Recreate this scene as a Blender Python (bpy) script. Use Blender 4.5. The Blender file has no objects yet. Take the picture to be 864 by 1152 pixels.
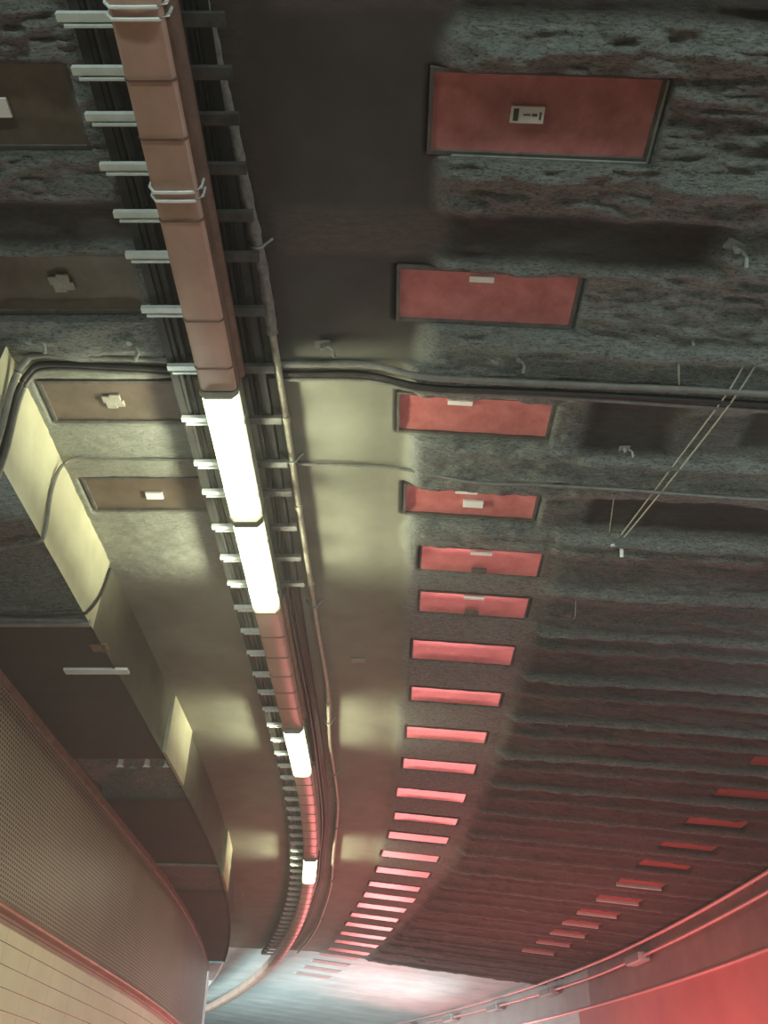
import bpy, bmesh, math, random
import numpy as np
random.seed(7)
SC = bpy.context.scene
COL = SC.collection
EYE = 1.3                      # camera height above the road; all h values are heights above the eye
R, S0 = 42.9, 7.15             # the tunnel runs straight for S0 metres, then bends left with radius R
H0, FALL = 3.1, 0.08           # ceiling above the eye, and its fall towards the right wall

# ------------------------------------------------------------------ frame
def P(s, o, h):
    if s <= S0:
        return (o, s, h + EYE)
    a = (s - S0) / R
    return (-R + (R + o) * math.cos(a), S0 + (R + o) * math.sin(a), h + EYE)
def ang(s):
    return 0.0 if s <= S0 else (s - S0) / R
def HB(o):
    return H0 - FALL * max(0.0, o)
def sub(a, b): return (a[0]-b[0], a[1]-b[1], a[2]-b[2])

# ------------------------------------------------------------------ materials
def rgb(c): return (c[0], c[1], c[2], 1)
class NT:
    def __init__(s, name):
        s.m = bpy.data.materials.new(name); s.m.use_nodes = True
        s.t = s.m.node_tree; s.n = s.t.nodes; s.l = s.t.links
        s.b = s.n['Principled BSDF']
    def new(s, k, **kw):
        n = s.n.new(k)
        for a, v in kw.items(): setattr(n, a, v)
        return n
    def link(s, a, b): s.l.new(a, b)
    def math(s, op, a, b=None, clamp=False):
        n = s.new('ShaderNodeMath', operation=op, use_clamp=clamp)
        for i, v in enumerate((a, b)):
            if v is None: continue
            if isinstance(v, (int, float)): n.inputs[i].default_value = v
            else: s.link(v, n.inputs[i])
        return n.outputs[0]
    def mix(s, f, a, b):
        n = s.new('ShaderNodeMix', data_type='RGBA')
        for i, v in ((0, f), (6, a), (7, b)):
            if isinstance(v, (int, float)): n.inputs[i].default_value = v
            elif isinstance(v, tuple): n.inputs[i].default_value = rgb(v)
            else: s.link(v, n.inputs[i])
        return n.outputs[2]
    def noise(s, scale, detail=4, rough=.6, vec=None):
        n = s.new('ShaderNodeTexNoise')
        n.inputs['Scale'].default_value = scale; n.inputs['Detail'].default_value = detail
        n.inputs['Roughness'].default_value = rough
        if vec is not None: s.link(vec, n.inputs['Vector'])
        return n.outputs['Fac']
    def ramp(s, f, stops):
        n = s.new('ShaderNodeValToRGB'); e = n.color_ramp.elements
        while len(e) < len(stops): e.new(.5)
        for x, (p, c) in zip(e, stops): x.position = p; x.color = rgb(c)
        s.link(f, n.inputs[0]); return n.outputs[0]
    def bump(s, hgt, strength=.4, dist=.02):
        n = s.new('ShaderNodeBump'); n.inputs['Strength'].default_value = strength
        n.inputs['Distance'].default_value = dist; s.link(hgt, n.inputs['Height'])
        s.link(n.outputs[0], s.b.inputs['Normal'])
    def col(s, c):
        if isinstance(c, tuple): s.b.inputs['Base Color'].default_value = rgb(c)
        else: s.link(c, s.b.inputs['Base Color'])
    def set(s, **kw):
        for k, v in kw.items(): s.b.inputs[k.replace('_', ' ')].default_value = v
def obj_coord(m, scale=(1, 1, 1), kind='Object'):
    t = m.new('ShaderNodeTexCoord'); mp = m.new('ShaderNodeMapping')
    mp.inputs['Scale'].default_value = scale
    m.link(t.outputs[kind], mp.inputs['Vector']); return mp.outputs[0]
MATS = {}
def grime(name, c1, c2, rough=.6, metal=0, scale=8, bump=.15, coat=0, coat_rough=.25, spec=.5, bd=.01):
    m = NT(name); v = obj_coord(m)
    f = m.noise(scale, 5, .65, v)
    m.col(m.ramp(f, [(.3, c1), (.7, c2)]))
    m.set(Roughness=rough, Metallic=metal)
    m.b.inputs['Specular IOR Level'].default_value = spec
    if coat: m.b.inputs['Coat Weight'].default_value = coat; m.b.inputs['Coat Roughness'].default_value = coat_rough
    if bump: m.bump(m.noise(scale*6, 4, .7, v), bump, bd)
    MATS[name] = m.m; return m.m
def emitter(name, c, st):
    m = NT(name); m.col((.9, .9, .8)); m.set(Roughness=.3)
    m.b.inputs['Emission Color'].default_value = rgb(c); m.b.inputs['Emission Strength'].default_value = st
    MATS[name] = m.m; return m.m

grime('trunk_paint', (.46, .275, .21), (.60, .38, .30), .42, 0, 5, .08, coat=.5, coat_rough=.4)
grime('trunk_side', (.12, .07, .055), (.24, .14, .10), .5, 0, 9, .2)
grime('red_paint', (.44, .11, .10), (.66, .22, .21), .38, 0, 9, .25, coat=1.0, coat_rough=.32)
grime('brown_paint', (.10, .075, .055), (.16, .12, .09), .5, 0, 7, .15)
grime('pink_paint', (.62, .36, .34), (.72, .45, .43), .5, 0, 9, .1, coat=.3)
grime('dull_red', (.26, .06, .055), (.36, .10, .09), .45, 0, 9, .2, coat=.2)
grime('frame_dark', (.07, .06, .052), (.14, .125, .11), .6, 0, 20, .4)
grime('galv', (.66, .74, .72), (.82, .88, .86), .42, .15, 20, .1)
grime('galv_dull', (.20, .215, .20), (.34, .36, .33), .55, .3, 18, .2)
grime('rung_shade', (.035, .034, .032), (.10, .10, .095), .6, .2, 14, .2)
grime('black_steel', (.010, .010, .010), (.028, .026, .024), .6, 0, 12, .2)
grime('black_rubber', (.012, .012, .012), (.03, .028, .026), .5, 0, 12, .1)
grime('cable_grey', (.10, .098, .088), (.19, .185, .165), .5, 0, 15, .15)
grime('conduit_metal', (.30, .28, .22), (.46, .44, .34), .45, .2, 25, .25)
grime('conduit_crust', (.24, .22, .195), (.46, .43, .39), .8, 0, 30, 1.0, bd=.02)
grime('pink_pipe', (.60, .34, .32), (.72, .44, .42), .35, .0, 12, .1, coat=.3)
grime('white_tag_strip', (.86, .83, .79), (.94, .91, .88), .55, 0, 30, 0)
grime('tag_ink', (.05, .045, .04), (.12, .10, .09), .6, 0, 30, 0)
grime('pale_mark', (.26, .25, .20), (.36, .34, .28), .7, 0, 30, .1)
grime('wire', (.30, .30, .25), (.42, .42, .36), .6, 0, 30, .1)
grime('white_metal', (.62, .66, .65), (.75, .78, .77), .5, 0, 10, .1)
grime('lamp_body', (.22, .21, .17), (.34, .33, .27), .45, .2, 10, .1)
grime('white_post', (.80, .84, .83), (.90, .92, .92), .55, 0, 3, .05)
grime('asphalt', (.10, .098, .095), (.16, .155, .15), .8, 0, 30, .4)
grime('rust', (.16, .10, .07), (.25, .17, .12), .8, 0, 20, .4)
emitter('tube_light', (1.0, 1.0, .66), 4.5)

def spray_mat():
    m = NT('sprayed_ceiling')
    a = m.new('ShaderNodeAttribute', attribute_name='zone')   # r: sprayed coat, g: cream paint, b: dark bands and painted shade
    sp = m.new('ShaderNodeSeparateColor'); m.link(a.outputs['Color'], sp.inputs[0])
    v = obj_coord(m, (1, 1, 1)); vs = obj_coord(m, (3.0, 9.0, 9.0))
    n1 = m.noise(2.2, 6, .65, v); n2 = m.noise(6, 6, .75, vs); n3 = m.noise(14, 5, .8, vs)
    spray = m.mix(m.math('MULTIPLY', m.math('SUBTRACT', n2, .3, True), 2.4, True), (.23, .24, .22), (.58, .63, .59))
    spray = m.mix(m.math('MULTIPLY', m.math('SUBTRACT', n1, .38, True), .35, True), spray, (.19, .18, .155))
    spray = m.mix(m.math('MULTIPLY', m.math('SUBTRACT', .50, n3, True), 7.0, True), spray, (.085, .08, .07))
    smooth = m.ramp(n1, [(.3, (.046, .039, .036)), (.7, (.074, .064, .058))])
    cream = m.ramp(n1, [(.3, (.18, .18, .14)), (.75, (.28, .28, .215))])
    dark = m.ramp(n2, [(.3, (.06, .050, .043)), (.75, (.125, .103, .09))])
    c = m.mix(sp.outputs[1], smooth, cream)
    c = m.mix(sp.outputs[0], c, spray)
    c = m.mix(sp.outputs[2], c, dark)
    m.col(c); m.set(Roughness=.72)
    hgt = m.math('ADD', m.math('MULTIPLY', n2, 1.0), m.math('MULTIPLY', n3, .8))
    bp = m.new('ShaderNodeBump'); bp.inputs['Distance'].default_value = .08
    m.link(m.math('ADD', m.math('MULTIPLY', sp.outputs[0], .85), .10), bp.inputs['Strength'])
    m.link(hgt, bp.inputs['Height']); m.link(bp.outputs[0], m.b.inputs['Normal'])
    MATS['spray'] = m.m
spray_mat()
grime('pale_lit_ceiling', (.50, .56, .55), (.72, .77, .75), .55, 0, 1.5, .3, bd=.02)  # part of the far stretch's brightness sits in this base colour
def bulk_mat():
    grime('cream_lit_face', (.36, .34, .23), (.50, .48, .34), .65, 0, 3, .25)  # lamp light on the bulkhead face put into its colour
    grime('olive_shade_face', (.085, .078, .058), (.14, .13, .095), .65, 0, 3, .25)  # same face beyond the near lamps, shade put into its colour
    grime('soffit_dark', (.075, .064, .055), (.12, .10, .088), .55, 0, 2.5, .2)
bulk_mat()

def perf_mat():
    m = NT('perforated_sheet')
    t = m.new('ShaderNodeTexCoord'); sx = m.new('ShaderNodeSeparateXYZ'); m.link(t.outputs['UV'], sx.inputs[0])
    p, q = .042, .030
    row = m.math('FLOOR', m.math('DIVIDE', sx.outputs[1], q))
    sh = m.math('MULTIPLY', m.math('MODULO', row, 2.0), .5)
    fu = m.math('SUBTRACT', m.math('FRACT', m.math('ADD', m.math('DIVIDE', sx.outputs[0], p), sh)), .5)
    fv = m.math('SUBTRACT', m.math('FRACT', m.math('DIVIDE', sx.outputs[1], q)), .5)
    du = m.math('MULTIPLY', fu, 1.0); dv = m.math('MULTIPLY', fv, .95)
    d = m.math('SQRT', m.math('ADD', m.math('MULTIPLY', du, du), m.math('MULTIPLY', dv, dv)))
    hole = m.math('SMOOTH_MIN', m.math('MULTIPLY', m.math('SUBTRACT', .43, d), 9.0, True), 1.0)
    n = m.noise(1.2, 4, .6, t.outputs['UV'])
    base = m.ramp(n, [(.3, (.27, .225, .165)), (.7, (.36, .30, .215))])
    m.col(m.mix(hole, base, (.035, .028, .022)))
    m.set(Roughness=.42)
    bp = m.new('ShaderNodeBump', invert=True); bp.inputs['Strength'].default_value = .5; bp.inputs['Distance'].default_value = .006
    m.link(hole, bp.inputs['Height']); m.link(bp.outputs[0], m.b.inputs['Normal'])
    MATS['perf'] = m.m
perf_mat()
def tile_mat(name, c1, c2, mort, rows=.128, cols=.52, vstr=.35):
    m = NT(name)
    t = m.new('ShaderNodeTexCoord'); sx = m.new('ShaderNodeSeparateXYZ'); m.link(t.outputs['UV'], sx.inputs[0])
    fv = m.math('ABSOLUTE', m.math('SUBTRACT', m.math('FRACT', m.math('DIVIDE', sx.outputs[1], rows)), .5))
    fu = m.math('ABSOLUTE', m.math('SUBTRACT', m.math('FRACT', m.math('DIVIDE', sx.outputs[0], cols)), .5))
    mh = m.math('MULTIPLY', m.math('SUBTRACT', fv, .468), 60.0, True)
    mv = m.math('MULTIPLY', m.math('MULTIPLY', m.math('SUBTRACT', fu, .490), 200.0, True), vstr)
    mm = m.math('MAXIMUM', mh, mv)
    n = m.noise(3, 4, .6, t.outputs['UV'])
    m.col(m.mix(mm, m.ramp(n, [(.3, c1), (.7, c2)]), mort))
    m.set(Roughness=.3)
    bp = m.new('ShaderNodeBump', invert=True); bp.inputs['Strength'].default_value = .3; bp.inputs['Distance'].default_value = .004
    m.link(mm, bp.inputs['Height']); m.link(bp.outputs[0], m.b.inputs['Normal'])
    MATS[name] = m.m
tile_mat('tile_cream', (.72, .67, .46), (.84, .79, .57), (.12, .085, .06))
tile_mat('tile_red', (.52, .42, .36), (.60, .50, .44), (.42, .34, .29))
grime('red_lit_wall', (.48, .16, .15), (.58, .22, .20), .45, 0, 1.2, .05)  # red tail-light glow put into the wall colour
tile_mat('pale_lit_tile', (.60, .60, .56), (.72, .72, .68), (.5, .5, .47))  # light on the far right wall put into its colour
grime('pale_lit_cove', (.34, .32, .30), (.46, .44, .42), .55, 0, 2, .1)  # bright patch of light on the cove, put into its colour
grime('cove_grey', (.20, .15, .135), (.30, .235, .21), .55, 0, 2, .1)

# ------------------------------------------------------------------ object helpers
def mesh_obj(name, verts, faces, mat, parent=None, smooth=False, uvs=None):
    if parent is not None and parent.type == 'EMPTY' and not parent.get('_local'):
        L = parent.location; verts = [(v[0]-L[0], v[1]-L[1], v[2]-L[2]) for v in verts]
    me = bpy.data.meshes.new(name); me.from_pydata([tuple(v) for v in verts], [], faces); me.update()
    if uvs is not None:
        ul = me.uv_layers.new(name='UVMap')
        for lp in me.loops: ul.data[lp.index].uv = uvs[lp.vertex_index]
    if smooth:
        for p in me.polygons: p.use_smooth = True
    o = bpy.data.objects.new(name, me); COL.objects.link(o)
    for m in (mat if isinstance(mat, (list, tuple)) else [mat]): me.materials.append(MATS[m])
    if parent is not None: o.parent = parent
    return o
def tag(o, label, cat, group=None, kind=None):
    o['label'] = label; o['category'] = cat
    if group: o['group'] = group
    if kind: o['kind'] = kind
    return o
def struct(o):
    o['kind'] = 'structure'; return o
def empty(name, loc, rot=(0, 0, 0), local=False):
    o = bpy.data.objects.new(name, None); COL.objects.link(o)
    o.location = loc; o.rotation_euler = rot; o.empty_display_size = .1
    return o
class MB:
    """collects shapes in one mesh"""
    def __init__(s): s.v = []; s.f = []
    def add(s, v, f):
        k = len(s.v); s.v += [tuple(x) for x in v]; s.f += [tuple(i+k for i in q) for q in f]
    def box(s, x0, x1, y0, y1, z0, z1, bev=0.0):
        if bev <= 0:
            v = [(x, y, z) for z in (z0, z1) for y in (y0, y1) for x in (x0, x1)]
            s.add(v, [(0, 2, 3, 1), (4, 5, 7, 6), (0, 1, 5, 4), (2, 6, 7, 3), (0, 4, 6, 2), (1, 3, 7, 5)])
        else:
            bm = bmesh.new(); bmesh.ops.create_cube(bm, size=1)
            for w in bm.verts:
                w.co = ((x0+x1)/2+w.co.x*(x1-x0), (y0+y1)/2+w.co.y*(y1-y0), (z0+z1)/2+w.co.z*(z1-z0))
            bmesh.ops.bevel(bm, geom=bm.edges[:], offset=bev, segments=2, affect='EDGES', profile=.6)
            bm.verts.index_update()
            s.add([w.co[:] for w in bm.verts], [[w.index for w in f.verts] for f in bm.faces]); bm.free()
    def tube(s, pts, r, n=10, cap=True):
        pts = [np.array(p, float) for p in pts]; rs = r if isinstance(r, (list, tuple)) else [r]*len(pts)
        ring = []; V = []
        up0 = np.array((0, 0, 1.0))
        for i, p in enumerate(pts):
            d = pts[min(i+1, len(pts)-1)] - pts[max(i-1, 0)]; d /= (np.linalg.norm(d)+1e-12)
            u = up0 if abs(d[2]) < .9 else np.array((1.0, 0, 0))
            a = np.cross(d, u); a /= np.linalg.norm(a); b = np.cross(d, a)
            for k in range(n):
                t = 2*math.pi*k/n; V.append(tuple(p + rs[i]*(math.cos(t)*a + math.sin(t)*b)))
        F = []
        for i in range(len(pts)-1):
            for k in range(n):
                F.append((i*n+k, i*n+(k+1) % n, (i+1)*n+(k+1) % n, (i+1)*n+k))
        if cap:
            F.append(tuple(range(n))); F.append(tuple(reversed(range((len(pts)-1)*n, len(pts)*n))))
        s.add(V, F)
    def sweep(s, prof, ss, closed=True, cap=True):
        """profile of (offset, height) carried along the tunnel at stations ss"""
        n = len(prof); V = []
        for q in ss:
            for (o, h) in prof: V.append(P(q, o, h))
        F = []
        for i in range(len(ss)-1):
            for k in range(n if closed else n-1):
                F.append((i*n+k, (i+1)*n+k, (i+1)*n+(k+1) % n, i*n+(k+1) % n))
        if closed and cap:
            F.append(tuple(range(n))); F.append(tuple(reversed(range((len(ss)-1)*n, len(ss)*n))))
        s.add(V, F)
    def build(s, name, mat, parent=None, smooth=False):
        return mesh_obj(name, s.v, s.f, mat, parent, smooth)
def fix(o):
    bm = bmesh.new(); bm.from_mesh(o.data); bmesh.ops.recalc_face_normals(bm, faces=bm.faces[:]); bm.to_mesh(o.data); bm.free(); return o
def stations(a, b, d):
    n = max(1, int(math.ceil((b-a)/d))); return [a+(b-a)*i/n for i in range(n+1)]
def autosmooth(o, deg=35):
    bm = bmesh.new(); bm.from_mesh(o.data); bmesh.ops.recalc_face_normals(bm, faces=bm.faces[:])
    for f in bm.faces: f.smooth = True
    for e in bm.edges:
        e.smooth = len(e.link_faces) == 2 and e.calc_face_angle(0) < math.radians(deg)
    bm.to_mesh(o.data); bm.free(); return o

# ------------------------------------------------------------------ numbers measured in the place
RED = [(1.58, .18, .83, .30), (2.40, .07, .80, .28), (3.15, .08, .80, .27), (3.87, .13, .78, .26), (4.46, .25, .77, .26),
       (5.00, .26, .75, .26), (5.72, .23, .77, .29), (6.48, .24, .75, .25), (7.30, .22, .73, .25), (8.09, .21, .72, .26),
       (8.94, .18, .74, .27), (9.73, .20, .73, .24), (10.47, .18, .74, .26), (11.29, .17, .74, .27), (12.09, .17, .74, .28),
       (12.87, .15, .75, .26), (13.54, .15, .79, .28), (14.22, .14, .78, .28), (14.92, .13, .80, .26), (15.64, .15, .82, .28),
       (16.40, .18, .83, .28), (17.13, .20, .83, .27), (17.90, .22, .82, .28)]          # far edge, left edge, width, depth
BROWN = [(1.57, -1.90, .74, .31), (2.36, -1.82, .70, .30), (3.09, -1.77, .68, .28), (3.86, -1.77, .68, .29)]
FARRED = [(7.33, 3.40, .62, .24), (8.10, 3.36, .62, .24), (8.93, 3.36, .62, .24), (9.73, 3.36, .62, .24), (10.47, 3.36, .62, .24), (11.29, 3.36, .62, .24),
          (12.09, 3.36, .62, .26), (12.87, 3.34, .62, .25), (13.54, 3.34, .60, .25), (14.22, 3.38, .60, .25), (14.92, 3.40, .60, .25), (15.64, 3.40, .60, .25)]
BAYS = [.80] + [e - d/2 for (e, o, w, d) in RED] + [18.6]
RIBS = [(BAYS[i]+BAYS[i+1])/2 for i in range(len(BAYS)-1)]
END_L, END_C = 16.6, 18.25

# ------------------------------------------------------------------ ceiling
def vnoise(x, y, seed):
    xi = np.floor(x).astype(np.int64); yi = np.floor(y).astype(np.int64); fx = x-xi; fy = y-yi
    fx = fx*fx*(3-2*fx); fy = fy*fy*(3-2*fy)
    def h(a, b):
        n = (a*374761393 + b*668265263 + seed*1274126177) & 0x7fffffff
        n = ((n ^ (n >> 13))*1274126177) & 0x7fffffff
        return ((n ^ (n >> 16)) & 0xffff)/65535.0
    return (h(xi, yi)*(1-fx)+h(xi+1, yi)*fx)*(1-fy)+(h(xi, yi+1)*(1-fx)+h(xi+1, yi+1)*fx)*fy
def fbm(x, y, seed, oct=4, gain=.55):
    r = 0; a = 1; t = 0
    for k in range(oct):
        r = r + a*vnoise(x*2**k+k*17.3, y*2**k+k*5.1, seed+k); t += a; a *= gain
    return r/t
def sst(a, b, x):
    t = np.clip((x-a)/(b-a), 0, 1); return t*t*(3-2*t)
def ceiling():
    sv = np.concatenate([np.arange(-3, .6, .12), np.arange(.6, .8, .03), np.arange(.8, 2.7, .0105), np.arange(2.7, 5, .016), np.arange(5, 9, .024), np.arange(9, END_C, .04), [END_C]])
    ov = np.concatenate([np.arange(-2.0, 2.6, .02), np.arange(2.6, 4.97, .045)])
    S, O = np.meshgrid(sv, ov, indexing='ij')
    hb = H0 - FALL*np.maximum(0, O)
    # where the sprayed coat lies
    wob = .10*(fbm(S*3, O*3, 3)-.5)
    right = sst(.10, .24, O+wob*1.3-np.where(S < 2.66, .06, 0))
    left = sst(1.02, 1.12, -O+wob*.5)*(1-sst(2.55, 2.72, S+wob))
    left2 = sst(1.0, 1.2, -O)*sst(2.6, 2.8, S)*(1-sst(4.4, 5.0, S))
    spray = np.clip(right+left+.35*left2, 0, 1)
    # distance along the tunnel to the nearest bay centre, in bay units
    bay = np.array(BAYS); idx = np.argmin(np.abs(S[..., None]-bay), axis=-1)
    d = np.abs(S-bay[idx]); sd = S-bay[idx]
    flat = 1-sst(.12, .17, d+wob*.5)                       # flat strip level with the plates
    flat *= np.where((S < 2.66), .0, 1.0)*sst(.9, 1.1, O)
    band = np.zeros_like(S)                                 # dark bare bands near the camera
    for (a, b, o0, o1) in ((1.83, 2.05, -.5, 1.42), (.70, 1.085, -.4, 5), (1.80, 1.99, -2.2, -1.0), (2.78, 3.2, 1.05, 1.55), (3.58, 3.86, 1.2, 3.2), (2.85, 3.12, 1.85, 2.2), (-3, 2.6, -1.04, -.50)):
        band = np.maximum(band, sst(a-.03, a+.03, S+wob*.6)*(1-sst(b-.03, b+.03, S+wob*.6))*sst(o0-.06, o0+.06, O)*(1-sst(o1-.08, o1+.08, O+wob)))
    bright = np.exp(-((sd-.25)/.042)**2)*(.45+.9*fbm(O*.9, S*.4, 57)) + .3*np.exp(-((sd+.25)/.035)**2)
    painted_shade = sst(3.4, 6.0, S)*sst(1.0, 1.2, O)*(1-np.clip(bright, 0, 1))*(.62+.35*fbm(O*1.3, S*2.2, 67))  # shade between the lit lips, painted in as dark colour
    band = np.maximum(band, painted_shade)
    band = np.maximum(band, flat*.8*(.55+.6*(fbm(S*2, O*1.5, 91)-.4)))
    t = .012 + spray*(.045 + .055*(1-.6*sst(4, 6, S))*(fbm(S*9, O*3.2, 11, 5)-.5) + .05*(np.abs(fbm(S*16, O*5, 23, 4)-.5)) + .034*(fbm(S*34+1.5*fbm(O*3, S*3, 8), O*11, 31, 3)-.5)*(.3+1.2*fbm(S*1.5, O*1.5, 37)))
    # rounded rib with a clean lip on the far side of every bay
    lip = np.exp(-((sd-.235-.03*(fbm(O*1.2, S*.2, 44)-.5))/.045)**2)
    rid = np.exp(-((sd+.24)/.06)**2)
    t = t + spray*(.045*lip + .03*rid)*np.where((O < 1.08), .45, 1)*sst(.3, .6, O+.6*(fbm(S, O, 71)-.5)+.3)*(.6+.8*fbm(O*.8, S*.3, 57))
    hb_ = np.clip(np.maximum(band-painted_shade, 0), 0, 1)
    t = t*(1-.72*hb_) + .012*hb_
    calm = sst(4.0, 4.6, S)*(1-sst(1.06, 1.16, O))*sst(.05, .2, O)
    t = t*(1-calm) + calm*(.026+.012*(t-.03)/.06)
    # pocket for each plate
    pocket = np.zeros_like(S)
    for (e, o0, w, dd) in RED+BROWN+FARRED:
        pocket = np.maximum(pocket, ((S > e-dd-.015) & (S < e+.015) & (O > o0-.015) & (O < o0+w+.015)).astype(float))
    Z = hb - t*(1-pocket) + .06*pocket
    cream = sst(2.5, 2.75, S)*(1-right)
    nS, nO = S.shape
    a = np.where(S > S0, (S-S0)/R, 0)
    X = np.where(S > S0, -R+(R+O)*np.cos(a), O); Y = np.where(S > S0, S0+(R+O)*np.sin(a), S)
    V = np.stack([X, Y, Z+EYE], -1).reshape(-1, 3)
    i = np.arange(nS*nO).reshape(nS, nO)
    F = np.stack([i[:-1, :-1], i[1:, :-1], i[1:, 1:], i[:-1, 1:]], -1).reshape(-1, 4)
    me = bpy.data.meshes.new('ceiling')
    me.vertices.add(len(V)); me.vertices.foreach_set('co', V.astype(np.float32).ravel())
    me.loops.add(F.size); me.loops.foreach_set('vertex_index', F.astype(np.int32).ravel())
    me.polygons.add(len(F)); me.polygons.foreach_set('loop_start', np.arange(0, F.size, 4, dtype=np.int32))
    me.polygons.foreach_set('use_smooth', np.ones(len(F), dtype=bool))
    me.update(calc_edges=True); me.validate()
    ca = me.color_attributes.new('zone', 'FLOAT_COLOR', 'POINT')
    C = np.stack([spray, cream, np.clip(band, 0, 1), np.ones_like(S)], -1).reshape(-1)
    ca.data.foreach_set('color', C.astype(np.float32))
    me.materials.append(MATS['spray'])
    o = bpy.data.objects.new('ceiling', me); COL.objects.link(o); struct(o)
ceiling()

# pale ceiling of the far stretch, ribbed like the near one
m = MB()
pr = []
ss = stations(END_C, 46, .1)
offs = [-6.0, -3, -1.9, -1, 0, 1, 2, 3, 4, 5.36]
V = []
for q in ss:
    ph = (q-END_C) % .8
    dz = -.03 if ph < .16 else 0.0
    for o in offs: V.append(P(q, o, HB(o)+.03+dz*.6))
n = len(offs); F = [(i*n+k, (i+1)*n+k, (i+1)*n+k+1, i*n+k+1) for i in range(len(ss)-1) for k in range(n-1)]
struct(mesh_obj('ceiling', V, F, 'pale_lit_ceiling'))
# header that closes the dark ceiling against the pale one
m = MB(); m.sweep([(-1.9, 3.09), (0, 3.09), (5.36, 2.67), (5.36, 3.3), (-1.9, 3.3)], [END_C-.02, END_C+.08])
struct(fix(m.build('trim_1', 'soffit_dark')))

# ------------------------------------------------------------------ lowered soffit along the left wall
FX = -1.84
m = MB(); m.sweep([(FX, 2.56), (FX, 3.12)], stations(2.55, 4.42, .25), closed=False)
struct(m.build('trim_2', 'cream_lit_face'))
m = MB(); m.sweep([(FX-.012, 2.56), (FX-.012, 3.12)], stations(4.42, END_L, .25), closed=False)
struct(m.build('trim_7', 'olive_shade_face'))
for (a, b) in ((6.47, 7.25), (10.40, 11.30)):  # added pads that paint the lamps' light patches onto the face
    m = MB(); m.sweep([(FX-.02, 2.57), (FX+.02, 2.57), (FX+.02, 3.10), (FX-.02, 3.10)], stations(a, b, .2)); struct(fix(m.build('lit_pad', 'cream_lit_face')))
def soffit():
    sv = np.concatenate([np.arange(2.55, 8, .03), np.arange(8, END_L, .06), [END_L]])
    ov = np.concatenate([[FX], np.arange(-1.87, -3.6, -.04)])
    S, O = np.meshgrid(sv, ov, indexing='ij')
    rough = (1-sst(4.28, 4.34, S)) + sst(6.62, 6.7, S)*(1-sst(7.5, 7.7, S)) + .5*sst(10.0, 10.1, S)*(1-sst(11.3, 11.4, S))
    h = 2.575 + rough*(.06+.10*(fbm(S*5, O*4, 5)-.5)+.04*(fbm(S*18, O*12, 6)-.5))
    h[:, 0] = 2.56
    a = np.where(S > S0, (S-S0)/R, 0)
    X = np.where(S > S0, -R+(R+O)*np.cos(a), O); Y = np.where(S > S0, S0+(R+O)*np.sin(a), S)
    V = np.stack([X, Y, h+EYE], -1).reshape(-1, 3).tolist()
    nS, nO = S.shape; i = np.arange(nS*nO).reshape(nS, nO)
    F = np.stack([i[:-1, :-1], i[:-1, 1:], i[1:, 1:], i[1:, :-1]], -1).reshape(-1, 4).tolist()
    o = mesh_obj('ceiling', V, F, 'spray', smooth=True)
    ca = o.data.color_attributes.new('zone', 'FLOAT_COLOR', 'POINT')
    ca.data.foreach_set('color', np.stack([np.clip(rough*.75, 0, 1), np.zeros_like(S), np.zeros_like(S), np.ones_like(S)], -1).astype(np.float32).ravel())
    struct(o)
soffit()
# end walls of the lowered soffit (towards and away from the camera) and the ceiling left of it near the camera
m = MB()
m.add([P(2.55, FX, 2.56), P(2.55, FX, 3.12), P(2.55, -3.6, 3.12), P(2.55, -3.6, 2.56)], [(0, 1, 2, 3)])
m.add([P(-3, -1.98, 3.06), P(2.56, -1.98, 3.06), P(2.56, -3.6, 3.06), P(-3, -3.6, 3.06)], [(0, 3, 2, 1)])
struct(m.build('trim_3', 'soffit_dark'))

# the lowered soffit goes on, pale, in the far stretch
V = []; F = []; st = stations(END_L, 46, .1)
for q in st:
    dz = -.02 if (q-END_L) % .8 < .12 else 0
    V += [P(q, FX, 3.14), P(q, FX, 2.60+dz), P(q, FX-.05, 2.56+dz), P(q, -2.6, 2.56+dz), P(q, -3.6, 2.56+dz)]
F = [(i*5+k, i*5+k+1, (i+1)*5+k+1, (i+1)*5+k) for i in range(len(st)-1) for k in range(4)]
struct(mesh_obj('ceiling', V, F, 'pale_lit_ceiling'))

# ------------------------------------------------------------------ walls and floor
def left_x(y):
    return -2.66 if y < 9 else -2.66-(y-9)**2/(2*52.0)
def wall_strip(name, fx, ys, h0, h1, mat):
    V = []; U = []
    L = 0; last = None
    for y in ys:
        p = (fx(y), y)
        if last: L += math.hypot(p[0]-last[0], p[1]-last[1])
        last = p
        for h in (h0, h1): V.append((p[0], p[1], h+EYE)); U.append((L, h+EYE))
    F = [(2*i, 2*i+1, 2*i+3, 2*i+2) for i in range(len(ys)-1)]
    return mesh_obj(name, V, F, mat, uvs=U)
ys = stations(-3, 16.75, .25)
struct(wall_strip('wall_left', left_x, ys, 1.30, 2.72, 'perf'))
struct(wall_strip('wall_left', lambda y: left_x(y)-.03, ys, -1.3, 1.31, 'tile_cream'))
struct(wall_strip('wall_left', lambda y: left_x(y)+.005, stations(16.75, 18.1, .1), -1.3, 2.6, 'white_post'))
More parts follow.
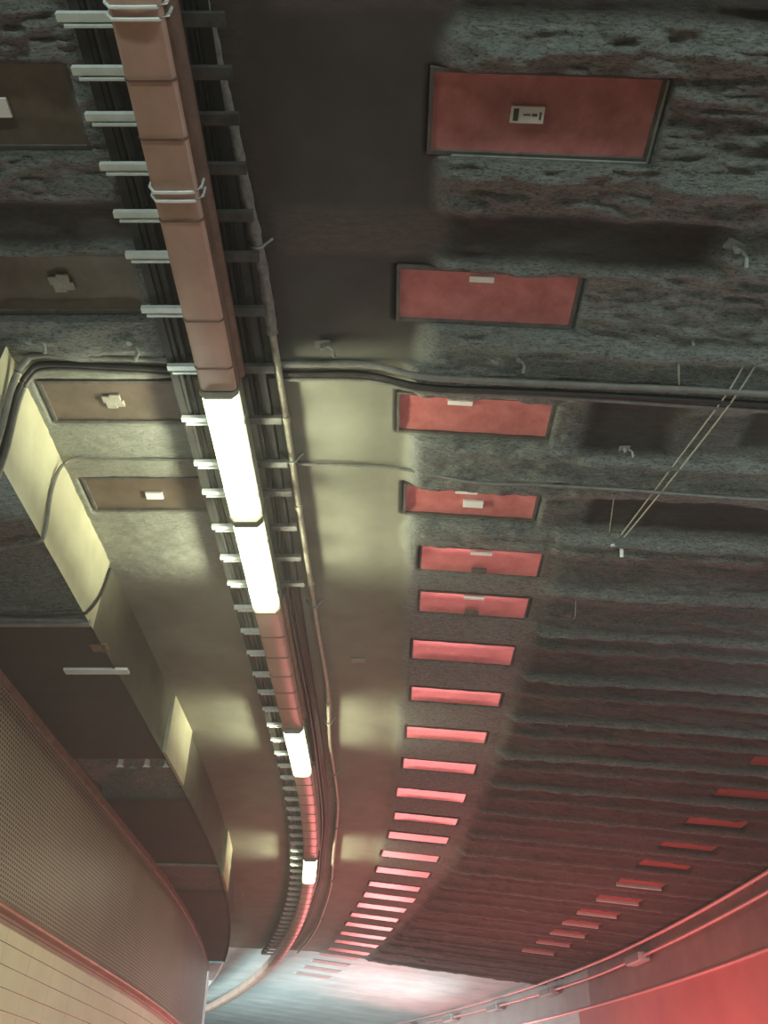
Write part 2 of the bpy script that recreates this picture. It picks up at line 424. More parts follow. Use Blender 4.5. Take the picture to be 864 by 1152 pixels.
# ledge between tile and sheet, and the top rail of the sheet
m = MB()
def ledge(name, prof, mat, ya, yb):
    m = MB(); V = []; n = len(prof); st = stations(ya, yb, .25)
    for y in st:
        for (dx, h) in prof: V.append((left_x(y)+dx, y, h+EYE))
    F = [(i*n+k, (i+1)*n+k, (i+1)*n+(k+1) % n, i*n+(k+1) % n) for i in range(len(st)-1) for k in range(n)]
    F += [tuple(range(n)), tuple(reversed(range((len(st)-1)*n, len(st)*n)))]
    o = mesh_obj(name, V, F, mat); fix(o); return o
grime('ledge_metal', (.22, .13, .10), (.40, .26, .20), .35, .3, 6, .1)
struct(ledge('trim_4', [(-.03, 1.285), (.045, 1.285), (.05, 1.30), (.035, 1.325), (.0, 1.335), (-.03, 1.335)], 'ledge_metal', -3, 16.75))
struct(ledge('trim_5', [(-.01, 2.52), (.018, 2.52), (.018, 2.58), (-.01, 2.58)], 'ledge_metal', -3, 16.75))

RW = 4.85
def EH(s): return 1.89+.02*(s-11) if s > 5 else 1.77
def rwall(name, prof, mat, s0, s1, uv=True):
    V = []; U = []; n = len(prof); st = stations(s0, s1, .3)
    for q in st:
        acc = 0
        for k, (o, h) in enumerate(prof):
            V.append(P(q, o, h)); U.append((q, h+EYE))
    F = [(i*n+k, (i+1)*n+k, (i+1)*n+k+1, i*n+k+1) for i in range(len(st)-1) for k in range(n-1)]
    return mesh_obj(name, V, F, mat, uvs=U)
def rband(name, lo, hi, o0, o1, mat, s0, s1):
    V = []; U = []; st = stations(s0, s1, .3)
    for q in st:
        a, b = lo(q), hi(q); V += [P(q, o0, a), P(q, o1, b)]; U += [(q, a+EYE), (q, b+EYE)]
    return mesh_obj(name, V, [(2*i, 2*i+1, 2*i+3, 2*i+2) for i in range(len(st)-1)], mat, uvs=U)
low = lambda q: -1.3
top = lambda q: 3.0
struct(rband('wall_right', low, EH, RW, RW, 'red_lit_wall', -3, 16.7))
struct(rband('wall_right', low, EH, RW, RW, 'pale_lit_tile', 16.7, 46))
struct(rband('wall_right', EH, top, RW, RW+.06, 'cove_grey', -3, 16.2))
struct(rband('wall_right', EH, top, RW, RW+.06, 'pale_lit_cove', 16.2, 46))
V = []; st = stations(-3, 46, .3); n = 5
for q in st:
    e = EH(q); V += [P(q, o, h) for (o, h) in ((RW-.02, e-.02), (RW-.035, e), (RW-.02, e+.025), (RW+.02, e+.03), (RW+.02, e-.02))]
struct(fix(mesh_obj('trim_6', V, [(i*n+k, (i+1)*n+k, (i+1)*n+(k+1) % n, i*n+(k+1) % n) for i in range(len(st)-1) for k in range(n)], 'pink_pipe')))
m = MB(); V = []
st = stations(-3, 46, .5); n = 2
for q in st: V += [P(q, -7 if q > 17 else -3.4, -EYE), P(q, RW+.3, -EYE)]
struct(mesh_obj('floor', V, [(2*i, 2*i+1, 2*i+3, 2*i+2) for i in range(len(st)-1)], 'asphalt'))
m = MB(); m.add([(-3.6, -3, 0), (5.5, -3, 0), (5.5, -3, 4.5), (-3.6, -3, 4.5)], [(0, 1, 2, 3)])
struct(m.build('cap_back', 'soffit_dark'))  # added cap behind the camera, keeps world light out
m = MB(); m.add([P(46, -7, -EYE), P(46, 5.5, -EYE), P(46, 5.5, 3.4), P(46, -7, 3.4)], [(0, 3, 2, 1)])
struct(m.build('cap_far', 'pale_lit_ceiling'))  # added cap closing the far end against world light

# ------------------------------------------------------------------ recessed plates
ORD = ['first', 'second', 'third', 'fourth', 'fifth', 'sixth', 'seventh', 'eighth', 'ninth', 'tenth', 'eleventh', 'twelfth', 'thirteenth', 'fourteenth', 'fifteenth',
       'sixteenth', 'seventeenth', 'eighteenth', 'nineteenth', 'twentieth', 'twenty-first', 'twenty-second', 'twenty-third']
def lbox(name, parent, mat, *a, bev=0.0):
    b = MB(); b.box(*a, bev=bev)
    me_o = mesh_obj(name, b.v, b.f, mat, None); me_o.parent = parent; fix(me_o); return me_o
def plate_thing(i, e, o0, w, d, name, label, cat, group, mat, detail):
    sc, oc = e-d/2, o0+w/2
    tilt = math.atan(FALL) if oc > 0 else 0
    r = empty(name, P(sc, oc, HB(oc)+(.045 if i >= 40 else 0)), (0, tilt, ang(sc)))
    tag(r, label, cat, group)
    b = MB(); hw, hd = w/2, d/2
    lift = -.014 if i < 4 or cat == 'x' else -.034
    if detail:
        # slightly dished sheet with a turned rim
        v = []; f = []; nx, ny = 13, 7
        for iy in range(ny):
            for ix in range(nx):
                u = -1+2*ix/(nx-1); q = -1+2*iy/(ny-1)
                v.append((u*hw, q*hd, lift+.010*(1-u**6)*(1-q**6)+.002*math.sin(ix*1.7+i)*math.sin(iy*2.1+i*.7)))
        for iy in range(ny-1):
            for ix in range(nx-1):
                k = iy*nx+ix; f.append((k, k+nx, k+nx+1, k+1))
        k = len(v)
        for (x, y) in ((-hw, -hd), (hw, -hd), (hw, hd), (-hw, hd)): v.append((x, y, .04))
        f += [(k, k+1, k+2, k+3)]
        o = mesh_obj('plate', v, f, mat, None, smooth=True); o.parent = r
    else:
        o = lbox('plate', r, mat, -hw, hw, -hd, hd, -.034, .03, bev=.006)
    fw = .012
    fr = MB()
    for (x0, x1, y0, y1) in ((-hw-fw, hw+fw, -hd-fw, -hd+.004), (-hw-fw, hw+fw, hd-.004, hd+fw), (-hw-fw, -hw+.004, -hd+.004, hd-.004), (hw-.004, hw+fw, -hd+.004, hd-.004)):
        fr.box(x0, x1, y0, y1, -.028 if i < 4 else -.03, .05)
    o = mesh_obj('frame', fr.v, fr.f, 'pale_lit_ceiling' if i >= 40 else 'frame_dark', None); o.parent = r; fix(o)
    if i == 0 and cat and mat == 'red_paint':
        for (x0, x1, y0, y1) in ((-hw*.8, hw+.018, hd+.008, hd+.018), (hw+.008, hw+.018, -hd, hd+.018)):
            lbox('rim', r, 'galv_dull', x0, x1, y0, y1, -.036, .0, bev=.003)
    return r
def tag_strip(r, x, y, sx, sy, ink=True, mat='white_tag_strip', dz=0):  # tags, and plain white strips near the plate edges
    t = lbox('tag', r, mat, x-sx/2, x+sx/2, y-sy/2, y+sy/2, -.020+dz, -.006+dz)
    if ink:
        for (a, b_, c, d_) in ((-.42, -.26, -.36, .36), (-.12, .10, -.06, .02), (.14, .30, -.10, .06), (.36, .42, -.2, .25)):
            q = MB(); q.box(x+a*sx, x+b_*sx, y+c*sy, y+d_*sy, -.0212, -.0198)
            k = mesh_obj('print', q.v, q.f, 'tag_ink', None); k.parent = t; fix(k)
    return t
G1 = 'red plates of the long right-hand row'
look = {0: 'large dark red ceiling plate at the top, white printed tag at its middle',
        1: 'second red ceiling plate from the top, white strip at its edge, above the paired cables',
        2: 'third red ceiling plate from the top, white strip at its edge, below the paired cables',
        3: 'fourth red ceiling plate from the top, with pale strip and tag, below the thin cable'}
for i, (e, o0, w, d) in enumerate(RED):
    lab = look.get(i, '%s red plate from the top in the long row right of the lamps' % ORD[i])
    r = plate_thing(i, e, o0, w, d, 'ceiling_plate', lab, 'ceiling panel', G1, 'red_paint', i < 12)
    if i == 0: tag_strip(r, -.055, .0, .125, .062)
    if i == 1: tag_strip(r, -.03, -.095, .11, .03, False)
    if i == 2: tag_strip(r, -.08, -.085, .13, .03, False)
    if i == 3: tag_strip(r, -.03, -.085, .13, .022, False); tag_strip(r, .02, .02, .12, .06, False)
    if i in (4, 5):
        tag_strip(r, 0, -.09, .14, .022, False, dz=-.02)
        lbox('notch_bracket', r, 'frame_dark', -.05, .05, d/2-.045, d/2-.002, -.046, .002, bev=.008)
for k, e in enumerate((18.75, 19.55, 20.35, 21.15)):
    plate_thing(40+k, e, .22, .80, .28, 'ceiling_plate', '%s pinkish plate set in the bright pale ceiling beyond the long red row' % ORD[k], 'ceiling panel', 'pink plates in the pale ceiling', 'pink_paint', False)
G2 = 'brown plates left of the trunking'
lab = ['brown ceiling plate in the top left corner, white tag cut off at the edge',
       'brown ceiling plate with faint cross mark, left of the trunking above the paired cables',
       'brown ceiling plate with faint cross mark, left of the trunking below the paired cables',
       'brown ceiling plate with small white label, left of the near lamp']
for i, (e, o0, w, d) in enumerate(BROWN):
    r = plate_thing(i, e, o0, w, d, 'ceiling_plate', lab[i], 'ceiling panel', G2, 'brown_paint', True)
    if i == 0: tag_strip(r, .06, .01, .10, .07, False)
    elif i == 3: tag_strip(r, .04, .02, .10, .055, False)
    else:
        b = MB()
        for k in range(4):
            a = k*math.pi/2+.5
            b.box(math.cos(a)*.03-.028, math.cos(a)*.03+.028, math.sin(a)*.03-.022, math.sin(a)*.03+.022, -.021-.0005*k, -.008, bev=.004)
        o = mesh_obj('cross_mark', b.v, b.f, 'pale_mark', None); o.parent = r; fix(o)
G3 = 'dull red plates near the right wall'
for i, (e, o0, w, d) in enumerate(FARRED):
    lb = '%s dull red plate from the near end of the row by the right wall' % ORD[i]
    r = plate_thing(i, e, o0, w, d, 'ceiling_plate', lb, 'ceiling panel', G3, 'dull_red', False)
    if i >= 5:  # white bar painting in the light on the far lip
        o = lbox('lit_edge_lip', r, 'white_metal', -w/2, w/2, d/2, d/2+.03, -.075, -.01, bev=.006); o['label'] = 'pale strip for lit edge'

# ------------------------------------------------------------------ trunking, lamps, tray
TC = -.785; HW = .085
def arcpos(s): return P(s, TC, 2.80)
PROF = [(TC-HW, 2.815), (TC-HW+.015, 2.80), (TC+HW-.015, 2.80), (TC+HW, 2.815), (TC+HW, 2.93), (TC-HW, 2.93)]
def trunk(s0, s1, label, joints, straps):
    r = empty('cable_trunking', P((s0+s1)/2, TC, 2.80)); tag(r, label, 'cable trunking', 'red-brown trunking lengths between the lamps')
    m = MB(); m.sweep(PROF, stations(s0, s1, .15)); autosmooth(m.build('channel', 'trunk_paint', r), 50)
    m = MB(); m.sweep([(TC+HW-.002, 2.83), (TC+HW+.012, 2.835), (TC+HW+.012, 2.885), (TC+HW+.03, 2.90), (TC+HW+.03, 2.93), (TC+HW-.002, 2.93)], stations(s0, s1, .15)); fix(m.build('side_flange', 'trunk_side', r))
    for q in joints:
        m = MB(); m.sweep([(TC-HW-.003, 2.93), (TC-HW-.003, 2.812), (TC-HW+.013, 2.797), (TC+HW-.013, 2.797), (TC+HW+.003, 2.812), (TC+HW+.003, 2.93)], [q, q+.008]); fix(m.build('joint', 'trunk_side', r))
    for q in straps:
        for dq in (0, .035):
            m = MB()
            pts = [P(q+dq, TC-HW-.012, 2.95)] + [P(q+dq, TC-HW-.012, 2.83)] + [P(q+dq, TC-HW+.01, 2.792), P(q+dq, TC, 2.790), P(q+dq, TC+HW-.01, 2.792), P(q+dq, TC+HW+.012, 2.83), P(q+dq, TC+HW+.012, 2.92)]
            m.tube(pts, .006, 8); autosmooth(m.build('strap', 'galv', r))
    return r
LAMPS = [(2.62, 3.59), (3.62, 4.58), (6.53, 7.60), (10.54, 11.66)]
trunk(-1.0, 2.61, 'red-brown trunking length above the near lamp, crossing the top of the photo', [1.20, 1.40, 1.72, 2.2, 2.47], [.98, 1.60])
trunk(4.59, 6.52, 'reddish trunking length between the near double lamp and the second lamp', [4.95, 5.25, 5.55, 5.83, 6.12], [])
trunk(7.61, 10.53, 'reddish trunking length between the second and the farthest glowing lamp', stations(7.9, 10.3, .32), [])
trunk(11.67, 18.25, 'curving red trunking length from the farthest lamp to the pale ceiling', stations(12, 17.9, .33), [])
trunk(18.3, 30, 'pinkish trunking length running left across the bright pale ceiling', stations(19, 29, 1.0), [])
LL = ['large glowing lamp at upper centre left, nearest of the row on the trunking', 'glowing lamp joined end to end below the nearest one', 'small glowing lamp halfway down the trunking', 'smallest glowing lamp, farthest down the trunking']
for i, (a, b) in enumerate(LAMPS):
    r = empty('tunnel_lamp', P((a+b)/2, TC, 2.76)); tag(r, LL[i], 'lamp', 'fluorescent lamps along the trunking')
    m = MB(); m.sweep([(TC-HW-.006, 2.84), (TC+HW+.006, 2.84), (TC+HW+.006, 2.93), (TC-HW-.006, 2.93)], stations(a, b, .15)); fix(m.build('housing', 'lamp_body', r))
    # diffuser: a trough with rounded edges and closed rounded ends
    st = [a+.012, a+.02, a+.04] + stations(a+.07, b-.07, .15) + [b-.04, b-.02, b-.012]
    V = []; n = 9
    for k, q in enumerate(st):
        e = min(q-a, b-q); f = 1-max(0, (.05-e)/.05)**2
        for j in range(n):
            t = math.pi*j/(n-1); c, s_ = math.cos(t), math.sin(t)
            w = HW*(.93+.07*f)
            V.append(P(q, TC - w*math.copysign(abs(c)**.45, c), 2.838-(.058*f+.02)*abs(s_)**.6))
    F = [(k*n+j, (k+1)*n+j, (k+1)*n+j+1, k*n+j+1) for k in range(len(st)-1) for j in range(n-1)]
    F += [tuple(range(n)), tuple(reversed(range((len(st)-1)*n, len(st)*n)))]
    o = mesh_obj('diffuser', V, F, 'tube_light', r); autosmooth(o, 60)
    for q in (a, b-.012):
        m = MB(); m.sweep([(TC-HW-.008, 2.93), (TC-HW-.008, 2.80), (TC-HW+.02, 2.765), (TC+HW-.02, 2.765), (TC+HW+.008, 2.80), (TC+HW+.008, 2.93)], [q, q+.012]); fix(m.build('end_cap', 'lamp_body', r))
    for q in (a+.2, b-.2):
        for sd in (-1, 1):
            x = TC+sd*(HW+.007); m = MB(); m.sweep([(x-.004, 2.815), (x+.004, 2.815), (x+.004, 2.89), (x-.004, 2.89)], [q, q+.03]); fix(m.build('clip', 'galv_dull', r))

# ladder tray above the trunking
r = empty('cable_ladder', P(8, TC, 2.95)); tag(r, 'dark cable ladder with bright rungs, directly above the trunking and lamps', 'cable tray')
for o_ in (-1.03, -.60):
    m = MB(); m.sweep([(o_-.018, 2.965), (o_+.018, 2.965), (o_+.018, 2.972), (o_-.010, 2.972), (o_-.010, 3.02), (o_+.018, 3.02), (o_+.018, 3.027), (o_-.018, 3.027)], stations(-1, 18.2, .2)); fix(m.build('rail', 'black_steel', r))
rs = [.86, 1.05, 1.22, 1.38, 1.57, 1.77, 1.96, 2.24, 2.58, 2.93, 3.27, 3.52, 3.85, 4.17, 4.47, 4.78, 5.10, 5.43, 5.78]
q = 6.1
while q < 18.1: rs.append(q); q += .33
for q in rs:
    wd = .042 if q < 2.2 else .045; e_ = -1.09 if q < 2.5 else -1.045
    m = MB(); m.sweep([(e_, 2.938), (-.70, 2.938), (-.70, 2.962), (e_, 2.962)], [q, q+wd*.62])
    m.sweep([(e_+.02, 2.932), (-.70, 2.932), (-.70, 2.962), (e_+.02, 2.962)], [q+wd*.8, q+wd])
    fix(m.build('rung', 'galv', r))
    m = MB(); m.sweep([(-.70, 2.938), (-.53, 2.938), (-.53, 2.962), (-.70, 2.962)], [q, q+wd])  # right end coloured dark for the shade behind the flange
    fix(m.build('rung_end', 'rung_shade', r)) if q < 4.6 else None
cabs = [(-1.005, 2.985, .017, 'outer left'), (-.965, 2.985, .013, 'inner left'), (-.66, 2.985, .016, 'inner right'), (-.625, 2.98, .012, 'outer right')]
for (o_, h_, rr, nm) in cabs:
    m = MB(); m.tube([P(q, o_+.006*math.sin(q*2.1+o_*9), h_) for q in stations(-1, 18.2, .25)], rr, 8)
    tag(autosmooth(m.build('power_cable', 'black_rubber')), 'black cable lying in the cable ladder, %s of four' % nm, 'cable', 'black cables in the ladder tray')

# round conduit right of the trunking
cp = [(-1, -.70), (.5, -.645), (1.07, -.61), (1.6, -.57), (2.13, -.535), (3.16, -.52), (5.0, -.50), (6.2, -.475), (7.43, -.52), (9.2, -.475), (10.93, -.49), (13.5, -.40), (16.5, -.32), (18.2, -.32)]
def coff(s):
    for (a, b) in zip(cp, cp[1:]):
        if s <= b[0]:
            t = (s-a[0])/(b[0]-a[0]); t = t*t*(3-2*t)*.6+t*.4; return a[1]+(b[1]-a[1])*t
    return cp[-1][1]
r = empty('conduit_pipe', P(8, -.5, 3.0)); tag(r, 'thin metal conduit pipe running along the ceiling just right of the trunking', 'pipe')
st = stations(-1, 2.45, .03)
m = MB(); m.tube([P(q, coff(q), 3.03) for q in st], [.024+.007*random.random() for _ in st], 10); autosmooth(m.build('crusted_run', 'conduit_crust', r), 80)
r.children[-1]['label'] = 'grey crusted stretch of conduit'
st = stations(2.44, 18.2, .15)
m = MB(); m.tube([P(q, coff(q), 3.03) for q in st], .019, 12); autosmooth(m.build('bare_run', 'conduit_metal', r), 60)
for q in (3.0, 3.75, 4.6, 6.5, 9.0, 11.6, 14.0):
    m = MB(); m.tube([P(q, coff(q), 3.03), P(q+.04, coff(q+.04), 3.03)], .025, 12); autosmooth(m.build('coupling', 'conduit_metal', r), 60)
for q in (.95, 1.98, 3.35, 4.9, 6.9, 8.2, 10.0, 12.5, 15.0):
    m = MB(); o_ = coff(q)
    pts = [P(q, o_-.06, 3.078)] + [P(q, o_-.028*math.cos(t), 3.03-.026*math.sin(t)) for t in [0, .5, 1.0, 1.57, 2.1, 2.6, 3.14]] + [P(q, o_+.06, 3.078)]
    m.tube(pts, .006, 6); autosmooth(m.build('saddle_clip', 'galv_dull', r))

# ------------------------------------------------------------------ cables crossing the ceiling
def smooth_path(pts, n=10):
    out = []
    P_ = [np.array(p, float) for p in pts]
    for i in range(len(P_)-1):
        p0 = P_[max(i-1, 0)]; p1 = P_[i]; p2 = P_[i+1]; p3 = P_[min(i+2, len(P_)-1)]
        for k in range(n):
            t = k/n
            out.append(.5*((2*p1)+(-p0+p2)*t+(2*p0-5*p1+4*p2-p3)*t*t+(-p0+3*p1-3*p2+p3)*t**3))
    out.append(P_[-1]); return out
def cross_cable(pts, rad, label, group, mat='cable_grey', name='cable'):
    w = [tuple(P(s, o, h)) for (s, o, h) in pts]
    m = MB(); m.tube(smooth_path(w), rad, 10)
    return tag(autosmooth(m.build(name, mat), 60), label, 'cable', group)
GC = 'cables crossing the ceiling'
def hu(o): return HB(o)-.105 if o > .1 else HB(o)-.035
for k, (ds, dr, nm, mt) in enumerate(((0, .017, 'nearer, thicker of the paired grey cables crossing the ceiling above the near lamp', 'cable_grey'), (.062, .015, 'black farther one of the paired cables crossing the ceiling above the near lamp', 'black_rubber'),
                              (.098, .012, 'slim pale cable behind the pair crossing the ceiling above the near lamp', 'cable_grey'))):
    pts = [(2.75+ds, FX+.028, 2.35), (2.73+ds, FX+.028, 2.62), (2.67+ds, FX+.03, 2.90), (2.63+ds, FX+.07, 3.02), (2.61+ds, FX+.16, 3.06), (2.63+ds, -1.3, 3.06), (2.64+ds, -1.1, 3.055), (2.66+ds, -.9, 3.05), (2.67+ds, -.5, 3.055)]
    pts += [(2.68+ds+.006*math.sin(o*3+k), o, hu(o)) for o in (-.1, .2, .6, 1.0, 1.5, 2.0, 2.6, 3.3, 4.2, 5.2)]
    cross_cable(pts, dr, nm, GC, mt)
pts = [(3.60, -2.6, 2.53), (3.52, -2.1, 2.53), (3.46, FX-.02, 2.535), (3.44, FX+.015, 2.60), (3.37, FX+.015, 2.82), (3.36, FX+.03, 2.99), (3.37, FX+.10, 3.06), (3.38, FX+.24, 3.07), (3.39, -1.05, 3.06), (3.42, -.42, 3.06)]
pts += [(3.45+.008*math.sin(o*4), o, hu(o)) for o in (.05, .5, .9, 1.4, 2.0, 2.7, 3.6, 5.2)]
cross_cable(pts, .010, 'thin single cable crossing the ceiling beside the near lamp and looping down on the left', GC)
cross_cable([(4.20, -2.6, 2.55), (4.25, -2.2, 2.55), (4.22, FX-.03, 2.55), (4.26, FX+.012, 2.60), (4.38, FX+.012, 2.80), (4.42, FX+.012, 3.02)], .010, 'short black cable running down the cream bulkhead face on the left', GC, 'black_rubber')

# loose wires hanging below the sprayed ceiling at the right
def strand(pts, rad, label, mat='wire'):
    m = MB(); m.tube(smooth_path([P(*p) for p in pts], 8), rad, 6)
    tag(autosmooth(m.build('loose_wire', mat), 60), label, 'wire', 'loose wires under the ceiling at right')
strand([(2.40, 1.38, 2.97), (2.55, 1.40, 2.90), (2.76, 1.47, 2.93)], .005, 'short pale wire dropping straight from the ceiling past the paired cables at right')
strand([(2.42, 1.40, 2.97), (2.52, 1.50, 2.93), (2.62, 1.60, 2.93)], .005, 'short dark wire branching right from the ceiling near the paired cables', 'black_rubber')
strand([(2.50, 1.72, 2.92), (2.70, 1.66, 2.86), (3.2, 1.57, 2.88), (3.98, 1.43, 2.92)], .005, 'long slanting pale wire at right, left one of two')
strand([(2.48, 1.78, 2.92), (2.72, 1.70, 2.85), (3.25, 1.60, 2.87), (3.98, 1.45, 2.91)], .005, 'long slanting pale wire at right, right one of two')
strand([(3.52, 1.32, 2.93), (3.95, 1.38, 2.93)], .003, 'short fine wire beside the white bracket at right')
strand([(4.42, 1.27, 2.95), (4.8, 1.33, 2.90), (4.95, 1.34, 2.94)], .003, 'fine wire hanging below the slanting pair at right')

# anchors and little brackets
def anchor(s, o, h, label, k=1.0, mat='galv_dull', rot=0):
    r = empty('ceiling_anchor', P(s, o, h), (0, 0, rot)); tag(r, label, 'anchor', 'ceiling anchors')
    b = MB(); b.box(-.035*k, .035*k, -.02*k, .02*k, .0, .012*k, bev=.003); x = mesh_obj('base_plate', b.v, b.f, mat, None); x.parent = r; fix(x)
    b = MB(); b.tube([(0, 0, .0), (0, 0, -.03*k)], .011*k, 6); x = mesh_obj('bolt', b.v, b.f, mat, None); x.parent = r; fix(x)
    b = MB(); b.tube([(0.02*k, 0, -.002), (.05*k, .012*k, -.02*k), (.055*k, .03*k, -.05*k)], .008*k, 6); x = mesh_obj('hook', b.v, b.f, mat, None); x.parent = r; fix(x)
anchor(2.50, -1.70, 3.05, 'metal ceiling anchor at far left above the bend of the paired cables', 1.3)
anchor(2.50, -1.22, 3.05, 'metal ceiling anchor above the paired cables, left of the trunking', 1.4, rot=1)
anchor(2.55, -.30, 3.06, 'dark ceiling anchor on the paired cables just right of the conduit', 1.1, 'cable_grey')
anchor(2.56, .65, 2.98, 'ceiling anchor on the paired cables under the second red plate', 1.0, 'cable_grey', .7)
anchor(2.40, 1.38, 2.96, 'ceiling anchor where the short pale wires hang at right', 1.0)
anchor(3.15, 1.29, 2.93, 'pale ceiling anchor between the third and fourth red plates, at their right', .8, 'galv_dull')
anchor(3.97, 1.40, 2.92, 'bright white bracket anchor where the slanting wires end', 1.5, 'white_metal', .3)
anchor(1.92, 1.46, 2.93, 'crusted anchor at the right end of the dark band between the top two red plates', 1.25, 'galv_dull', .4)
anchor(4.55, 1.28, 2.94, 'small anchor right of the sixth red plate', .9)
anchor(6.62, 1.55, 2.92, 'small anchor right of the ninth red plate', .9)
# small pale plate on the smooth ceiling
b = MB(); b.box(-.055, .055, -.03, .03, -.006, 0, bev=.002)
o = mesh_obj('nameplate', b.v, b.f, 'pale_mark'); fix(o); o.location = P(5.83, -.21, 3.086); tag(o, 'small blank pale plate on the smooth ceiling right of the conduit', 'plate')
# on the lowered soffit at the left
b = MB(); b.box(-.22, .22, -.035, .035, -.02, 0, bev=.004)
o = mesh_obj('batten', b.v, b.f, 'white_metal'); fix(o); o.location = P(5.0, -1.98, 2.575); tag(o, 'pale flat batten on the dark lowered soffit, above the perforated wall', 'batten')
b = MB(); b.box(-.055, .055, -.05, .05, -.012, 0, bev=.004)
o = mesh_obj('rusty_plate', b.v, b.f, 'rust'); fix(o); o.location = P(4.68, -1.87, 2.575); tag(o, 'small rusty plate on the lowered soffit next to the pale batten', 'plate')
m = MB(); m.sweep([(FX+.004, 2.545), (FX+.004, 2.58), (-2.66, 2.58), (-2.66, 2.545)], [4.33, 4.37])
tag(fix(m.build('edge_angle', 'galv_dull')), 'grey steel edge strip across the lowered soffit, ending at the black cable', 'edge strip')
m = MB(); m.sweep([(FX+.002, 2.555), (FX+.002, 2.58), (-2.72, 2.58), (-2.72, 2.555)], [9.98, 10.02])
tag(fix(m.build('edge_angle', 'galv_dull')), 'thin edge strip across the lowered soffit beside the farthest lamp', 'edge strip')
for k, o_ in enumerate((-2.28, -2.17, -2.05, -1.93, -1.88)):
    b = MB(); b.box(-.018, .018, -.025, .025, -.05, .04, bev=.004); b.box(-.03, .03, -.008, .008, -.056, -.046)
    x = mesh_obj('hanger_clip', b.v, b.f, 'white_metal' if k % 2 == 0 else 'galv_dull'); fix(x); x.location = P(6.78+.03*(k % 2), o_, 2.62)
    tag(x, '%s from the left of five pale hanger clips in the rough soffit' % ORD[k], 'clip', 'hanger clips in the soffit')

# ------------------------------------------------------------------ right wall conduits and boxes
def ch1(q): return 2.585+.014*max(0, q-15)
def ch2(q): return 2.395+.022*max(0, q-15.5)
for (fn, rr, lb) in ((ch1, .026, 'upper pink-lit conduit pipe along the top of the right wall'), (ch2, .024, 'lower pink-lit conduit pipe along the top of the right wall')):
    m = MB(); m.tube([P(q, 4.72, fn(q)) for q in stations(-2.9, 27, .3)], rr, 10)
    tag(autosmooth(m.build('conduit_pipe', 'pink_pipe'), 60), lb, 'pipe', 'wall conduits')
BX = [(14.0, 'largest grey junction box on the lower conduit of the right wall, nearest of the row'), (17.6, 'second grey junction box on the lower conduit of the right wall'),
      (20.2, 'white junction box on the right wall conduits beside the pale ceiling'), (22.6, 'small junction box far along the right wall conduits'), (25.0, 'farthest small junction box on the right wall conduits')]
for (q, lb) in BX:
    hh = ch2(q)
    r = empty('junction_box', P(q, 4.735, hh), (0, 0, ang(q))); tag(r, lb, 'junction box', 'junction boxes on the right wall')
    b = MB(); b.box(-.10, .085, -.28, .28, -.075, .055, bev=.02); x = mesh_obj('body', b.v, b.f, 'white_metal', None); x.parent = r; autosmooth(x)
    b = MB(); b.box(-.118, -.098, -.25, .25, -.06, .04, bev=.006); x = mesh_obj('lid', b.v, b.f, 'galv_dull', None); x.parent = r; autosmooth(x)
    for sy in (-1, 1):
        b = MB(); b.tube([(.03, sy*.27, 0), (.03, sy*.34, 0)], .042, 10); x = mesh_obj('gland', b.v, b.f, 'galv_dull', None); x.parent = r; autosmooth(x)

# ------------------------------------------------------------------ lights
def area(name, loc, d, sx, sy, power, col, spread=180, rollx=None):
    L = bpy.data.lights.new(name, 'AREA'); L.shape = 'RECTANGLE'; L.size = sx; L.size_y = sy; L.energy = power; L.color = col
    L.spread = math.radians(spread)
    o = bpy.data.objects.new(name, L); COL.objects.link(o); o.location = loc
    from mathutils import Vector, Matrix
    z = -Vector(d).normalized(); x = Vector(rollx) if rollx else Vector((0, 0, 1)).cross(z)
    x = (x - x.dot(z)*z).normalized(); y = z.cross(x)
    o.rotation_euler = Matrix((x, y, z)).transposed().to_euler(); return o
WARM = (.97, 1.0, .70)
for (a, b) in LAMPS + [(-2.2, -1.0)]:
    c = (a+b)/2; t = ang(c); L = b-a
    tx = (-math.sin(t), math.cos(t), 0); nx = (math.cos(t), math.sin(t), 0)
    for sd in (-1, 1):
        area('lamp_side_light', P(c, TC+sd*.11, 2.86), (sd*nx[0], sd*nx[1], .32), L*.92, .05, 3.7, WARM, 70, tx)
    area('lamp_down_light', P(c, TC, 2.75), (0, 0, -1), L*.95, .14, 22, WARM, 170, tx)
# tail lights of the traffic ahead, low over the road
RC = (1.0, .22, .22)
for (q, o_, pw) in ((8.5, .6, 5), (12, .9, 18), (17, 1.9, 62), (25, 3.4, 150)):
    t = ang(q)
    area('tail_light', P(q, o_, -.35), (math.sin(t), -math.cos(t), .6 if q < 15 else .12), 1.6, .45, pw, RC, 170 if q < 15 else 130)
for (q, o_, pw) in ((10.5, 1.2, 28), (14.5, 1.6, 34)):
    area('tail_light', P(q, o_, -.5), (1, .1, .55), 1.6, .35, pw, RC, 160)
area('tail_light', P(12.0, 3.2, -.5), (.1, .1, 1), 1.6, .4, 42, RC, 150)
area('tail_light', P(12.5, .2, -.5), (-1, .2, .5), 1.5, .35, 16, RC, 150)
# added unseen fill, placed as headlights of cars behind and this car
for (o_, pw) in ((-.9, 16), (2.8, 22)):
    area('headlight_fill', (o_, -3.2, EYE-.5), (.0, 1, .75), 1.5, .25, pw, (.84, 1.0, .95), 120)
for o_ in (-.2, 1.4):
    area('headlight_fill', (o_, 1.3, EYE-.6), (.12, 1, .42), .5, .2, 20, (.88, 1.0, .95), 130)
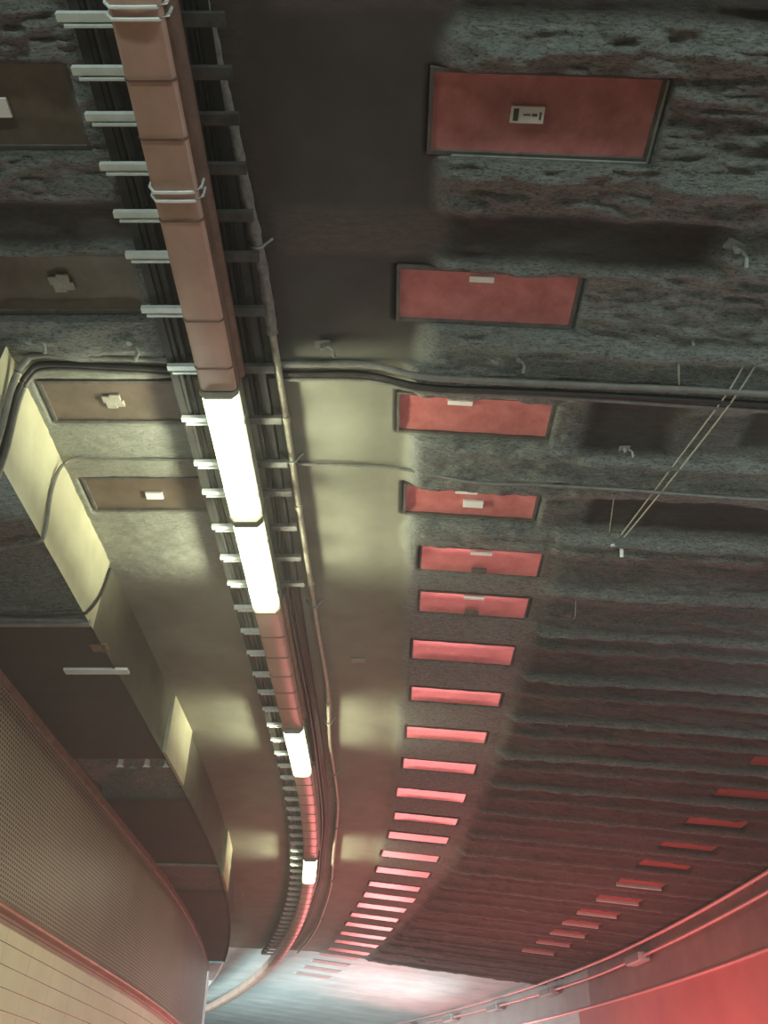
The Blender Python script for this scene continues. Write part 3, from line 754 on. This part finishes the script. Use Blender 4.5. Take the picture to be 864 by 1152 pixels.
# added fill lights without fixtures, raking the sprayed coat from near the ceiling
for (o_, q, pw) in ((-1.4, -1.2, 18), (1.0, -1.7, 19), (3.3, -1.2, 24), (3.9, 1.6, 16), (4.2, 4.6, 15)):
    area('ceiling_fill', (o_, q, EYE+2.3), (-.3 if o_ > 3 else 0, 1, .28), 1.2, .12, pw, (.84, 1.0, .92), 150)
for (o_, q, pw) in ((3.6, 3.4, 13), (-1.35, 3.4, 3)):
    area('ceiling_fill', (o_, q, EYE+2.3), (-.5 if o_ > 3 else 0, -1, .3), 1.2, .12, pw, (.84, 1.0, .92), 150)
# daylight entering from the open left side of the far stretch, and an added unseen fill light opposite
t = ang(22)
area('daylight', P(22.5, -5.0, .8), (math.cos(t), math.sin(t), .42), 9, 2.5, 430, (.74, .98, 1.0), 120)
area('far_fill', P(20.5, 4.6, .2), (-math.cos(ang(19)), -math.sin(ang(19))+.1, .5), 2.5, .5, 85, (.80, 1.0, .98), 110)
W = bpy.data.worlds.new('World'); SC.world = W; W.use_nodes = True
bg = W.node_tree.nodes['Background']; bg.inputs[0].default_value = (.8, .95, 1, 1); bg.inputs[1].default_value = .6

# ------------------------------------------------------------------ camera
cd = bpy.data.cameras.new('Camera'); cam = bpy.data.objects.new('Camera', cd); COL.objects.link(cam)
cam.location = (0, 0, EYE); cam.rotation_euler = (math.radians(90+38.4), 0, 0)
cd.sensor_fit = 'VERTICAL'; cd.sensor_height = 24; cd.lens = 24*900/1152; cd.clip_start = .02
SC.camera = cam
SC.view_settings.view_transform = 'Standard'; SC.view_settings.look = 'None'; SC.view_settings.gamma = 1; SC.view_settings.use_curve_mapping = False
V_ = bpy.data.materials.new('thin_haze'); V_.use_nodes = True; nt = V_.node_tree; nt.nodes.remove(nt.nodes['Principled BSDF'])
vs_ = nt.nodes.new('ShaderNodeVolumeScatter'); vs_.inputs['Density'].default_value = .010; vs_.inputs['Anisotropy'].default_value = .2
nt.links.new(vs_.outputs[0], nt.nodes['Material Output'].inputs['Volume']); MATS['haze'] = V_
b = MB(); b.box(-8, 9, -2.9, 45, -.2, 4.6); o = mesh_obj('added_haze', b.v, b.f, 'haze'); fix(o); tag(o, 'thin added haze filling the tunnel between road and ceiling', 'haze', kind='stuff')  # volume added to lift the darks and glow around lamps
SC.view_settings.exposure = .12
SC.cycles.use_denoising = True
